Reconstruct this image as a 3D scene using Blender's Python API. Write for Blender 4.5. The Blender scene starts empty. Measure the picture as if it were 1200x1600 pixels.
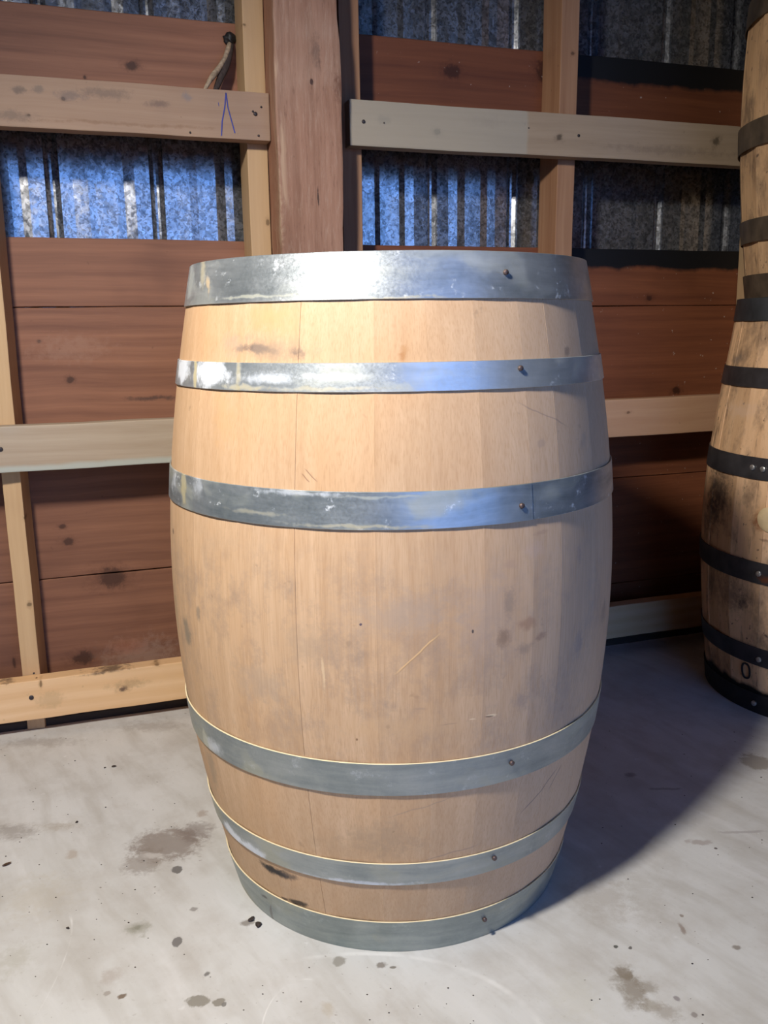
import bpy, bmesh, math, random
import numpy as np
from mathutils import Vector, Matrix
random.seed(7); np.random.seed(7)
sc = bpy.context.scene
C = sc.collection
PI = math.pi

# ------------------------------------------------------------------ camera
F_PX, PITCH, ROLL, CAM_H, CAM_D, YAW = 1385.256, 0.20388, -0.013655, 0.86025, 1.36553, -0.007833
cp, sp, cy_, sy_ = math.cos(PITCH), math.sin(PITCH), math.cos(YAW), math.sin(YAW)
FWD = np.array([sy_*cp, cy_*cp, -sp]); R0 = np.array([cy_, -sy_, 0.0]); U0 = np.cross(R0, FWD)
RT = math.cos(ROLL)*R0 + math.sin(ROLL)*U0; UP = -math.sin(ROLL)*R0 + math.cos(ROLL)*U0
CAM = np.array([0.0, -CAM_D, CAM_H])
cd = bpy.data.cameras.new('camera'); co = bpy.data.objects.new('camera', cd); C.objects.link(co)
cd.sensor_fit = 'VERTICAL'; cd.sensor_height = 36.0; cd.lens = F_PX/1600*36.0; cd.clip_start = 0.02
m = Matrix(((RT[0], UP[0], -FWD[0], CAM[0]), (RT[1], UP[1], -FWD[1], CAM[1]), (RT[2], UP[2], -FWD[2], CAM[2]), (0, 0, 0, 1)))
co.matrix_world = m
sc.camera = co

# ------------------------------------------------------------------ colour management, sky, lamp
sc.view_settings.view_transform = 'Standard'; sc.view_settings.look = 'None'
sc.view_settings.exposure = 0.0; sc.view_settings.gamma = 1.0
sc.view_settings.use_curve_mapping = False
w = bpy.data.worlds.new('sky'); sc.world = w; w.use_nodes = True
nt = w.node_tree; nt.nodes.clear()
o_ = nt.nodes.new('ShaderNodeOutputWorld'); b_ = nt.nodes.new('ShaderNodeBackground')
tc_ = nt.nodes.new('ShaderNodeTexCoord'); sx_ = nt.nodes.new('ShaderNodeSeparateXYZ'); rp_ = nt.nodes.new('ShaderNodeValToRGB')
nt.links.new(tc_.outputs['Generated'], sx_.inputs[0]); nt.links.new(sx_.outputs['Z'], rp_.inputs[0])
rp_.color_ramp.elements[0].position = 0.0; rp_.color_ramp.elements[0].color = (0.22, 0.45, 1.0, 1)
rp_.color_ramp.elements[1].position = 0.6; rp_.color_ramp.elements[1].color = (0.08, 0.22, 0.80, 1)
nt.links.new(rp_.outputs[0], b_.inputs[0]); b_.inputs[1].default_value = 3.5
nt.links.new(b_.outputs[0], o_.inputs[0])

LAMP = (-0.555, -1.09, 1.73)
ld = bpy.data.lights.new('work_lamp_light', 'SPOT'); ld.energy = 165; ld.color = (1.0, 0.95, 0.885); ld.shadow_soft_size = 0.075
ld.spot_size = math.radians(125); ld.spot_blend = 0.9
lo = bpy.data.objects.new('work_lamp_light', ld); C.objects.link(lo); lo.location = LAMP
lo.rotation_euler = (Vector((0.12, 0.12, 0.0))-Vector(LAMP)).to_track_quat('-Z', 'Y').to_euler()

# ------------------------------------------------------------------ frames of reference
WA, WD = 0.331081, 0.729940
WDIR = np.array([math.cos(WA), math.sin(WA), 0.0]); WIN = np.array([-math.sin(WA), math.cos(WA), 0.0])   # along the wall, into the wall
WM = Matrix(((WDIR[0], WIN[0], 0, 0), (WDIR[1], WIN[1], 0, WD), (0, 0, 1, 0), (0, 0, 0, 1)))
def ray(x, y):
    d = FWD + RT*(x-600)/F_PX - UP*(y-800)/F_PX
    return d/np.linalg.norm(d)
def on_floor(x, y, z=0.0):
    d = ray(x, y); return CAM + d*(z-CAM[2])/d[2]
def on_wall(x, y, off):            # wall coordinates (s, depth, z); off is measured towards the room
    d = ray(x, y); P0 = np.array([0, WD, 0]) - WIN*off
    t = ((P0-CAM) @ WIN)/(d @ WIN); X = CAM+d*t
    return np.array([(X-np.array([0, WD, 0])) @ WDIR, -off, X[2]])
def on_barrel(x, y, c, R, z0=0.0):
    d = ray(x, y); t = np.linspace(0.5, 3, 8000); Q = CAM + t[:, None]*d
    g = np.hypot(Q[:, 0]-c[0], Q[:, 1]-c[1]) - R(Q[:, 2]-z0)
    i = int(np.argmax(g < 0)); P = Q[i]
    return np.array([P[0]-c[0], P[1]-c[1], P[2]-z0])

# ------------------------------------------------------------------ object helpers
def link(name, me, mat=None, parent=None):
    o = bpy.data.objects.new(name, me); C.objects.link(o)
    if mat is not None: me.materials.append(mat)
    if parent is not None: o.parent = parent
    return o
def obj(name, bm, mat=None, parent=None, smooth=False, angle=None):
    bmesh.ops.recalc_face_normals(bm, faces=bm.faces)
    me = bpy.data.meshes.new(name); bm.to_mesh(me); bm.free()
    if smooth:
        for p in me.polygons: p.use_smooth = True
        if angle is not None: me.set_sharp_from_angle(angle=math.radians(angle))
    return link(name, me, mat, parent)
def empty(name, loc=(0, 0, 0), parent=None):
    o = bpy.data.objects.new(name, None); C.objects.link(o); o.location = loc; o.empty_display_size = 0.1
    if parent is not None: o.parent = parent
    return o
def tag(o, label=None, cat=None, group=None, kind=None):
    if label: o['label'] = label
    if cat: o['category'] = cat
    if group: o['group'] = group
    if kind: o['kind'] = kind
    return o
def box_bm(x0, x1, y0, y1, z0, z1, bev=0.0015, seg=1, cuts=0, jitter=0.0, axis=0):
    bm = bmesh.new()
    vs = [bm.verts.new(v) for v in ((x0, y0, z0), (x1, y0, z0), (x1, y1, z0), (x0, y1, z0), (x0, y0, z1), (x1, y0, z1), (x1, y1, z1), (x0, y1, z1))]
    for f in ((0, 3, 2, 1), (4, 5, 6, 7), (0, 1, 5, 4), (1, 2, 6, 5), (2, 3, 7, 6), (3, 0, 4, 7)): bm.faces.new([vs[i] for i in f])
    if cuts:
        es = [e for e in bm.edges if abs((e.verts[0].co-e.verts[1].co)[axis]) > 1e-6]
        bmesh.ops.subdivide_edges(bm, edges=es, cuts=cuts)
    if bev > 0:
        es = [e for e in bm.edges if len(e.link_faces) == 2 and e.calc_face_angle(0) > 1.0]
        bmesh.ops.bevel(bm, geom=es, offset=bev, segments=seg, profile=0.6, affect='EDGES')
    if jitter:
        ph = random.uniform(0, 10)
        for v in bm.verts:
            t = v.co[axis]
            for k in range(3):
                if k != axis: v.co[k] += jitter*(math.sin(t*7+ph+k*2)+0.5*math.sin(t*23+ph*3+k)+0.35*math.sin(t*61+ph*5+k+v.co[(k+1) % 3]*9))
    return bm
def disc_bm(c, n, r, h, seg=14, dome=0.3):      # low domed disc (nail or rivet head) with axis n
    c = Vector(c); n = Vector(n).normalized(); a = n.orthogonal().normalized(); b = n.cross(a)
    bm = bmesh.new(); rings = []
    for rr, hh in ((r, -h*0.5), (r, h*0.45), (r*0.75, h*0.85), (r*0.35, h)):
        rings.append([bm.verts.new(c+n*hh+(a*math.cos(t)+b*math.sin(t))*rr) for t in [2*PI*i/seg for i in range(seg)]])
    for q in range(3):
        for i in range(seg): bm.faces.new((rings[q][i], rings[q][(i+1) % seg], rings[q+1][(i+1) % seg], rings[q+1][i]))
    bm.faces.new(rings[-1]); bm.faces.new(rings[0][::-1])
    return bm
def tube_bm(pts, rad, seg=8, closed=False):
    pts = [Vector(p) for p in pts]; n = len(pts); bm = bmesh.new(); rings = []
    rad = rad if isinstance(rad, (list, tuple)) else [rad]*n
    for i, p in enumerate(pts):
        t = (pts[min(i+1, n-1)]-pts[max(i-1, 0)]).normalized()
        a = t.cross(Vector((0.13, 0.97, 0.2))).normalized(); b = t.cross(a)
        rings.append([bm.verts.new(p+(a*math.cos(2*PI*k/seg)+b*math.sin(2*PI*k/seg))*rad[i]) for k in range(seg)])
    for i in range(n-1):
        for k in range(seg): bm.faces.new((rings[i][k], rings[i][(k+1) % seg], rings[i+1][(k+1) % seg], rings[i+1][k]))
    bm.faces.new(rings[0][::-1]); bm.faces.new(rings[-1])
    return bm

# ------------------------------------------------------------------ material helpers
class M:
    def __init__(s, name):
        s.mat = bpy.data.materials.new(name); s.mat.use_nodes = True; s.nt = s.mat.node_tree; s.nt.nodes.clear()
        s.out = s.n('ShaderNodeOutputMaterial'); s.b = s.n('ShaderNodeBsdfPrincipled'); s.nt.links.new(s.b.outputs[0], s.out.inputs[0])
        s.tc = s.n('ShaderNodeTexCoord').outputs['Object']
    def n(s, t): return s.nt.nodes.new(t)
    def l(s, a, b):
        if hasattr(a, 'links') or hasattr(a, 'is_linked'): s.nt.links.new(a, b)
        else: b.default_value = a
    def noise(s, vec, scale, detail=3, rough=0.55, dist=0.0):
        n = s.n('ShaderNodeTexNoise'); s.l(vec, n.inputs['Vector']); n.inputs['Scale'].default_value = scale
        n.inputs['Detail'].default_value = detail; n.inputs['Roughness'].default_value = rough; n.inputs['Distortion'].default_value = dist
        return n.outputs['Fac']
    def noisec(s, vec, scale, detail=2):
        n = s.n('ShaderNodeTexNoise'); s.l(vec, n.inputs['Vector']); n.inputs['Scale'].default_value = scale; n.inputs['Detail'].default_value = detail
        return n.outputs['Color']
    def voro(s, vec, scale, feat='F1'):
        n = s.n('ShaderNodeTexVoronoi'); s.l(vec, n.inputs['Vector']); n.inputs['Scale'].default_value = scale; n.feature = feat
        return n
    def vm(s, op, a, b=None, scale=None):
        n = s.n('ShaderNodeVectorMath'); n.operation = op; s.l(a, n.inputs[0])
        if b is not None: s.l(b, n.inputs[1])
        if scale is not None: s.l(scale, n.inputs['Scale'])
        return n.outputs['Value'] if op in ('LENGTH', 'DOT_PRODUCT', 'DISTANCE') else n.outputs['Vector']
    def ma(s, op, a, b=None, c=None, clamp=False):
        n = s.n('ShaderNodeMath'); n.operation = op; n.use_clamp = clamp; s.l(a, n.inputs[0])
        if b is not None: s.l(b, n.inputs[1])
        if c is not None: s.l(c, n.inputs[2])
        return n.outputs[0]
    def mr(s, v, a, b, c=0.0, d=1.0, smooth=False):
        n = s.n('ShaderNodeMapRange'); s.l(v, n.inputs['Value'])
        n.inputs['From Min'].default_value = a; n.inputs['From Max'].default_value = b; n.inputs['To Min'].default_value = c; n.inputs['To Max'].default_value = d
        if smooth: n.interpolation_type = 'SMOOTHSTEP'
        return n.outputs['Result']
    def mix(s, f, a, b, mode='MIX'):
        n = s.n('ShaderNodeMix'); n.data_type = 'RGBA'; n.blend_type = mode; n.clamp_factor = True
        s.l(f, n.inputs[0]); s.l(c4(a), n.inputs[6]); s.l(c4(b), n.inputs[7]); return n.outputs[2]
    def sep(s, v):
        n = s.n('ShaderNodeSeparateXYZ'); s.l(v, n.inputs[0]); return n.outputs
    def rnd(s): return s.n('ShaderNodeObjectInfo').outputs['Random']
    def warp(s, vec, scale, amt, detail=3):
        c = s.vm('SUBTRACT', s.noisec(vec, scale, detail), (0.5, 0.5, 0.5)); return s.vm('ADD', vec, s.vm('SCALE', c, scale=amt))
    def spot(s, col, vec, c, r, color, alpha=1.0, soft=0.5, rot=None):
        d = s.vm('SUBTRACT', vec, tuple(map(float, c)))
        if rot is not None:
            n = s.n('ShaderNodeVectorRotate'); n.rotation_type = 'AXIS_ANGLE'; s.l(d, n.inputs['Vector']); n.inputs['Center'].default_value = (0, 0, 0)
            n.inputs['Axis'].default_value = rot[0]; n.inputs['Angle'].default_value = rot[1]; d = n.outputs[0]
        d = s.vm('MULTIPLY', d, tuple(1.0/float(k) for k in r)); L = s.vm('LENGTH', d)
        if not hasattr(s, 'brk'): s.brk = s.ma('MULTIPLY', s.ma('SUBTRACT', s.noise(s.warp(s.tc, 30, 0.02), 55, 6, 0.75), 0.5), 2.6)
        L = s.ma('ADD', L, s.ma('MULTIPLY', s.brk, 0.35+soft*0.9))
        f = s.mr(L, 1.0-soft, 1.0+soft*0.3, alpha, 0.0, True); s.lastf = f
        return s.mix(f, col, color)
    def bump(s, h, strength=0.3, dist=0.002):
        n = s.n('ShaderNodeBump'); n.inputs['Strength'].default_value = strength; n.inputs['Distance'].default_value = dist
        s.l(h, n.inputs['Height']); s.nt.links.new(n.outputs[0], s.b.inputs['Normal'])
    def fin(s, col=None, rough=0.6, metal=0.0, spec=None):
        if col is not None: s.l(c4(col), s.b.inputs['Base Color'])
        s.l(rough, s.b.inputs['Roughness']); s.l(metal, s.b.inputs['Metallic'])
        if spec is not None: s.b.inputs['Specular IOR Level'].default_value = spec
        return s.mat
def c4(c): return (*c, 1.0) if isinstance(c, tuple) and len(c) == 3 else c
def srgb(r, g, b):
    f = lambda v: (v/255/12.92) if v/255 <= 0.04045 else ((v/255+0.055)/1.055)**2.4
    return (f(r), f(g), f(b))

def wood(name, light, dark, axis=0, grain=1.0, contrast=1.0, knots=(), spots=(), rough=0.72, bump=0.25, tar=None, blotch=None, cath=0.35, rnd_amt=0.18, extra=None):
    """knots: (centre, radii) in object coordinates; spots: (centre, radii, colour, alpha, soft[, rot])"""
    k = M(name); v = k.tc; r = k.rnd()
    off = k.vm('SCALE', (3.1, 5.3, 7.7), scale=k.ma('MULTIPLY', r, 9.0)); vv = k.vm('ADD', v, off)
    # the grain bends around knots
    wv = k.warp(vv, 2.2, 0.03)
    st = lambda a, b: tuple(a if i == axis else b for i in range(3))
    fine = k.noise(k.vm('MULTIPLY', wv, st(3.5*grain, 150*grain)), 1.0, 4, 0.65)
    mid = k.noise(k.vm('MULTIPLY', wv, st(1.1*grain, 22*grain)), 1.0, 3, 0.55, 0.4)
    big = k.noise(vv, 3.3, 3)
    wn = k.n('ShaderNodeTexWave'); wn.wave_type = 'BANDS'; wn.bands_direction = 'Z' if axis == 0 else 'X'
    k.l(k.vm('MULTIPLY', wv, st(0.6, 9.0)), wn.inputs['Vector']); wn.inputs['Scale'].default_value = 1.1*grain; wn.inputs['Distortion'].default_value = 5.0; wn.inputs['Detail'].default_value = 2; wn.inputs['Detail Scale'].default_value = 0.8
    g = k.ma('ADD', k.ma('MULTIPLY', k.mr(fine, 0.3, 0.7), 0.45), k.ma('MULTIPLY', k.mr(mid, 0.3, 0.7), 0.55))
    g = k.ma('ADD', k.ma('MULTIPLY', g, 1-cath), k.ma('MULTIPLY', wn.outputs['Fac'], cath))
    f = k.mr(g, 0.5-0.42/contrast, 0.5+0.42/contrast)
    col = k.mix(f, dark, light)
    tone = k.mr(r, 0, 1, 1-rnd_amt, 1+rnd_amt*0.5)
    col = k.mix(1.0, col, k.comb(tone), 'MULTIPLY')
    bl = blotch or (tuple(c*0.55 for c in dark), 0.45)
    col = k.mix(k.mr(big, 0.52, 0.8, 0, bl[1], True), col, bl[0])
    kv = k.warp(v, 14, 0.012, 3)
    for kn in knots:
        c, rr = kn[0], kn[1]; kc = kn[2] if len(kn) > 2 else tuple(x*0.35 for x in dark)
        col = k.spot(col, kv, c, tuple(q*2.0 if i == axis else q*1.5 for i, q in enumerate(rr)), tuple(x*0.75 for x in dark), 0.6, 0.8)
        col = k.spot(col, kv, c, rr, kc, 0.85, 0.45)
    for spt in spots:
        col = k.spot(col, kv, *spt)
    speck = k.noise(v, 55, 2); col = k.mix(k.mr(speck, 0.72, 0.78, 0, 0.35), col, tuple(x*0.4 for x in dark))
    if extra: col = extra(k, col, kv)
    if tar:                                     # black brushed band: z above tar, only beyond s
        z0s, smin = tar; X = k.sep(k.warp(k.warp(v, 8, 0.03, 4), 45, 0.014, 5))
        fz = None
        for a, b in z0s:
            t = k.ma('MULTIPLY', k.mr(X[2], a-0.004, a+0.008), k.mr(X[2], b, b+0.01, 1, 0)); fz = t if fz is None else k.ma('MAXIMUM', fz, t)
        col = k.mix(k.ma('MULTIPLY', fz, k.mr(X[0], smin-0.01, smin)), col, (0.006, 0.006, 0.007))
    h = k.ma('ADD', k.ma('MULTIPLY', fine, 0.5), k.ma('MULTIPLY', mid, 0.5)); k.bump(h, bump, 0.0015)
    return k.fin(col, rough, 0.0, 0.35)
def comb(s, f):
    n = s.n('ShaderNodeCombineColor'); [s.l(f, n.inputs[i]) for i in range(3)]; return n.outputs[0]
M.comb = comb

# ------------------------------------------------------------------ materials of the wall
def W(x, y, off=0.038): return tuple(on_wall(x, y, off))
def kw(x, y, rx, ry, off=-0.089):      # knot on a wall plane from its place in the picture
    c = on_wall(x, y, off); e = on_wall(x+rx, y, off); f = on_wall(x, y+ry, off)
    return (tuple(c), (abs(e[0]-c[0]), 0.03, abs(f[2]-c[2])))
RED, REDD = (0.33, 0.148, 0.082), (0.17, 0.070, 0.040)
board_knots = [kw(105, 846, 9, 7), kw(98, 822, 6, 4), kw(175, 903, 22, 17), kw(130, 1029, 17, 12), kw(110, 594, 6, 6), kw(132, 121, 3, 3), kw(205, 102, 10, 7),
               kw(705, 112, 14, 12), kw(1057, 610, 7, 7), kw(1015, 466, 5, 5), kw(62, 535, 3, 3), kw(850, 112, 12, 20), kw(22, 1037, 3, 9)]
wisp = [(W(225, 1025, -.089), (0.10, 0.03, 0.05), (0.36, 0.24, 0.18), 0.5, 0.9), (W(110, 545, -.089), (0.09, 0.03, 0.03), (0.33, 0.18, 0.12), 0.5, 0.9),
        (W(240, 622, -.089), (0.07, 0.03, 0.006), (0.05, 0.03, 0.025), 0.7, 0.8), (W(200, 1010, -.089), (0.04, 0.03, 0.02), (0.33, 0.12, 0.06), 0.5, 0.9)]
def white_specks(k, col, v):
    return k.mix(k.mr(k.noise(k.vm('ADD', v, (3.3, 1, 2)), 95, 2), 0.73, 0.78, 0, 0.6), col, (0.5, 0.42, 0.35))
m_board = wood('reddish_board', RED, REDD, 0, 1.0, 0.9, board_knots, wisp, rough=0.62, cath=0.22, rnd_amt=0.2)
m_board_tar = wood('reddish_board_with_black_band', (0.25, 0.085, 0.035), (0.13, 0.04, 0.018), 0, 1.0, 0.9, board_knots, (), rough=0.6, cath=0.15, tar=(((1.452, 1.6), (1.003, 1.2)), 0.47), extra=white_specks)
PALE = (0.45, 0.30, 0.185)
def gr(k, c0, c1): return None
rail_a_marks = [(W(165, 145), (0.05, 0.03, 0.012), (0.14, 0.10, 0.08), 0.55, 0.8), (W(28, 141), (0.015, 0.03, 0.008), (0.10, 0.08, 0.07), 0.6, 0.6), (W(245, 162), (0.025, 0.03, 0.008), (0.12, 0.08, 0.07), 0.6, 0.7),
                (W(20, 180), (0.05, 0.03, 0.012), (0.13, 0.10, 0.08), 0.5, 0.9), (W(292, 152), (0.012, 0.03, 0.010), (0.15, 0.15, 0.17), 0.5, 0.7), (W(190, 194), (0.2, 0.03, 0.004), (0.2, 0.11, 0.06), 0.5, 0.9),
                (W(110, 150), (0.03, 0.03, 0.010), (0.12, 0.10, 0.10), 0.5, 0.8), (W(60, 140), (0.012, 0.03, 0.008), (0.15, 0.12, 0.10), 0.6, 0.6)]
m_rail_a = wood('dusty_rail_wood', (0.42, 0.29, 0.20), (0.30, 0.185, 0.12), 0, 1.0, 0.7, [kw(98, 154, 3, 3, .038), kw(46, 177, 3, 2, .038)], rail_a_marks, blotch=((0.20, 0.14, 0.11), 0.35), cath=0.15)
def grey_left(k, col, v):
    x = k.sep(v); return k.mix(k.mr(x[0], 0.325, 0.332, 0.6, 0.0), col, (0.36, 0.34, 0.28))
m_rail_a2 = wood('grey_dusty_rail_wood', (0.38, 0.29, 0.20), (0.26, 0.19, 0.125), 0, 1.0, 0.7, [kw(684, 206, 6, 6, .038), kw(875, 213, 5, 5, .038), kw(1120, 220, 6, 7, .038)],
                 [(W(600, 188), (0.02, 0.03, 0.01), (0.13, 0.11, 0.09), 0.5, 0.8), (W(760, 190), (0.05, 0.03, 0.015), (0.2, 0.13, 0.09), 0.4, 0.9), (W(1050, 235), (0.2, 0.03, 0.012), (0.15, 0.11, 0.08), 0.4, 0.9)],
                 blotch=((0.17, 0.14, 0.11), 0.4), cath=0.1, extra=grey_left)
def greenish_foot(k, col, v):
    x = k.sep(v); f = k.mr(x[2], 0.592, 0.60, 0.8, 0.0)
    return k.mix(k.ma('MULTIPLY', f, k.mr(x[0], -0.3, -0.2, 1, 0)), col, (0.40, 0.43, 0.38))
m_rail_b = wood('pale_grey_rail_wood', (0.52, 0.42, 0.31), (0.36, 0.26, 0.175), 0, 1.0, 0.8, [kw(983, 645, 4, 3, .038)], (), blotch=((0.40, 0.40, 0.36), 0.6), cath=0.25, extra=greenish_foot)
m_rail_b2 = wood('warm_rail_wood', (0.64, 0.39, 0.23), (0.50, 0.27, 0.15), 0, 1.0, 0.7, [kw(983, 645, 4, 3, .038)], (), blotch=((0.42, 0.34, 0.28), 0.4), cath=0.2)
m_rail_c = wood('fresh_yellow_rail_wood', (0.78, 0.53, 0.30), (0.64, 0.38, 0.18), 0, 1.0, 0.8, [(kw(192, 1076, 9, 6, .038)[0], (0.010, 0.03, 0.007), (0.10, 0.06, 0.045)), kw(63, 1068, 2, 7, .038), kw(243, 1033, 5, 2, .02)],
                [(W(80, 1093), (0.03, 0.03, 0.02), (0.45, 0.30, 0.15), 0.4, 0.5), (W(205, 1068), (0.05, 0.03, 0.012), (0.36, 0.24, 0.12), 0.5, 0.9), (W(10, 1062, .02), (0.02, 0.03, 0.006), (0.06, 0.04, 0.03), 0.8, 0.7),
                 (W(165, 1046, .02), (0.06, 0.04, 0.004), (0.08, 0.05, 0.035), 0.8, 0.8)], blotch=((0.50, 0.33, 0.20), 0.4), cath=0.35)
m_stud = wood('yellow_stud_wood', (0.60, 0.41, 0.23), (0.46, 0.29, 0.145), 2, 1.0, 0.7, [kw(41, 809, 5, 3, 0), kw(46, 945, 4, 3, 0), kw(418, 347, 4, 5, 0), kw(381, 38, 3, 3, 0)], (), cath=0.15, blotch=((0.36, 0.22, 0.11), 0.35))
m_stud_red = wood('reddish_stud_wood', (0.44, 0.25, 0.14), (0.28, 0.135, 0.07), 2, 1.0, 0.9, [kw(895, 84, 3, 3, 0), kw(857, 80, 4, 8, -.04)], (), cath=0.2)
def post_wear(k, col, v):
    x = k.sep(v); n = k.noise(k.vm('MULTIPLY', k.tc, (150, 150, 22)), 1.0, 5, 0.75)
    col = k.mix(k.mr(n, 0.52, 0.70, 0, 0.4), col, (0.46, 0.33, 0.25))
    col = k.mix(k.mr(n, 0.30, 0.42, 0.5, 0), col, (0.10, 0.045, 0.03))
    e = k.ma('MULTIPLY', k.mr(x[0], -0.2555, -0.247, 1, 0), k.mr(k.noise(k.vm('MULTIPLY', k.tc, (30, 30, 5)), 1.0, 3), 0.55, 0.62, 0, 0.5))
    col = k.mix(e, col, (0.55, 0.40, 0.27))
    return k.mix(k.mr(x[1], -0.085, -0.075, 0, 0.5), col, (0.26, 0.10, 0.05))
m_post = wood('rough_red_post_wood', (0.37, 0.21, 0.145), (0.18, 0.085, 0.052), 2, 0.7, 1.15, [], [(W(425, 330, .08), (0.02, 0.06, 0.15), (0.45, 0.33, 0.22), 0.6, 0.5), (W(494, 80, .09), (0.012, 0.03, 0.03), (0.09, 0.06, 0.05), 0.5, 0.8),
               (W(486, 128, .09), (0.004, 0.03, 0.006), (0.04, 0.02, 0.02), 0.9, 0.4), (W(530, 135, .09), (0.015, 0.04, 0.03), (0.12, 0.05, 0.03), 0.7, 0.8), (W(497, 310, .09), (0.002, 0.03, 0.02), (0.03, 0.02, 0.02), 0.8, 0.5)],
               rough=0.85, bump=1.0, cath=0.05, blotch=((0.40, 0.28, 0.21), 0.6), extra=post_wear)
m_shade_dark_wood = wood('shade_darkened_wood', (0.05, 0.035, 0.025), (0.025, 0.017, 0.012), 0, 1.0, 0.8)  # sill colour carries the shade under the bottom rail, hence near-black
m_shed = wood('brown_shed_lining', (0.11, 0.07, 0.045), (0.07, 0.04, 0.025), 0, 1.0, 0.8)

def galvanised_sheet():
    k = M('spangled_galvanised_sheet'); v = k.warp(k.tc, 60, 0.006)
    vo = k.voro(k.vm('MULTIPLY', v, (1, 1, 0.8)), 130); r = k.sep(vo.outputs['Color'])
    vo2 = k.voro(v, 55); r2 = k.sep(vo2.outputs['Color'])
    fl = k.noise(k.warp(k.vm('ADD', k.tc, (5, 1, 2)), 90, 0.012, 2), 150, 3, 0.6)
    t = k.ma('ADD', k.ma('MULTIPLY', r[0], 0.5), k.ma('MULTIPLY', r2[1], 0.5))
    col = k.mix(k.mr(t, 0.2, 0.7), (0.40, 0.42, 0.45), (0.74, 0.76, 0.80))
    col = k.mix(k.mr(fl, 0.53, 0.58, 0, 0.6), col, (0.13, 0.14, 0.16))
    col = k.mix(k.mr(k.noise(k.tc, 5, 3), 0.5, 0.75, 0, 0.45), col, (0.42, 0.38, 0.32))
    rough = k.mr(r[1], 0, 1, 0.16, 0.27)
    k.bump(k.noise(k.tc, 9, 2), 0.05, 0.0006)
    return k.fin(col, rough, 0.74)
m_sheet = galvanised_sheet()
def simple(name, col, rough=0.5, metal=0.0, var=0.3, scale=30, bump=0.0):
    k = M(name); f = k.noise(k.tc, scale, 3)
    c = k.mix(k.mr(f, 0.3, 0.7), tuple(x*(1-var) for x in col), tuple(min(1, x*(1+var)) for x in col))
    if bump: k.bump(f, bump, 0.001)
    return k.fin(c, rough, metal)
m_nail = simple('dark_nail_steel', (0.05, 0.04, 0.04), 0.5, 0.6)
m_bolt = simple('bright_bolt_steel', (0.55, 0.55, 0.52), 0.35, 0.85, 0.25, 300)
m_rust = simple('rusty_rivet', (0.13, 0.09, 0.08), 0.5, 0.6, 0.4, 300)
m_pen = simple('blue_pen_ink', (0.03, 0.04, 0.25), 0.6, 0, 0.2)

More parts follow.
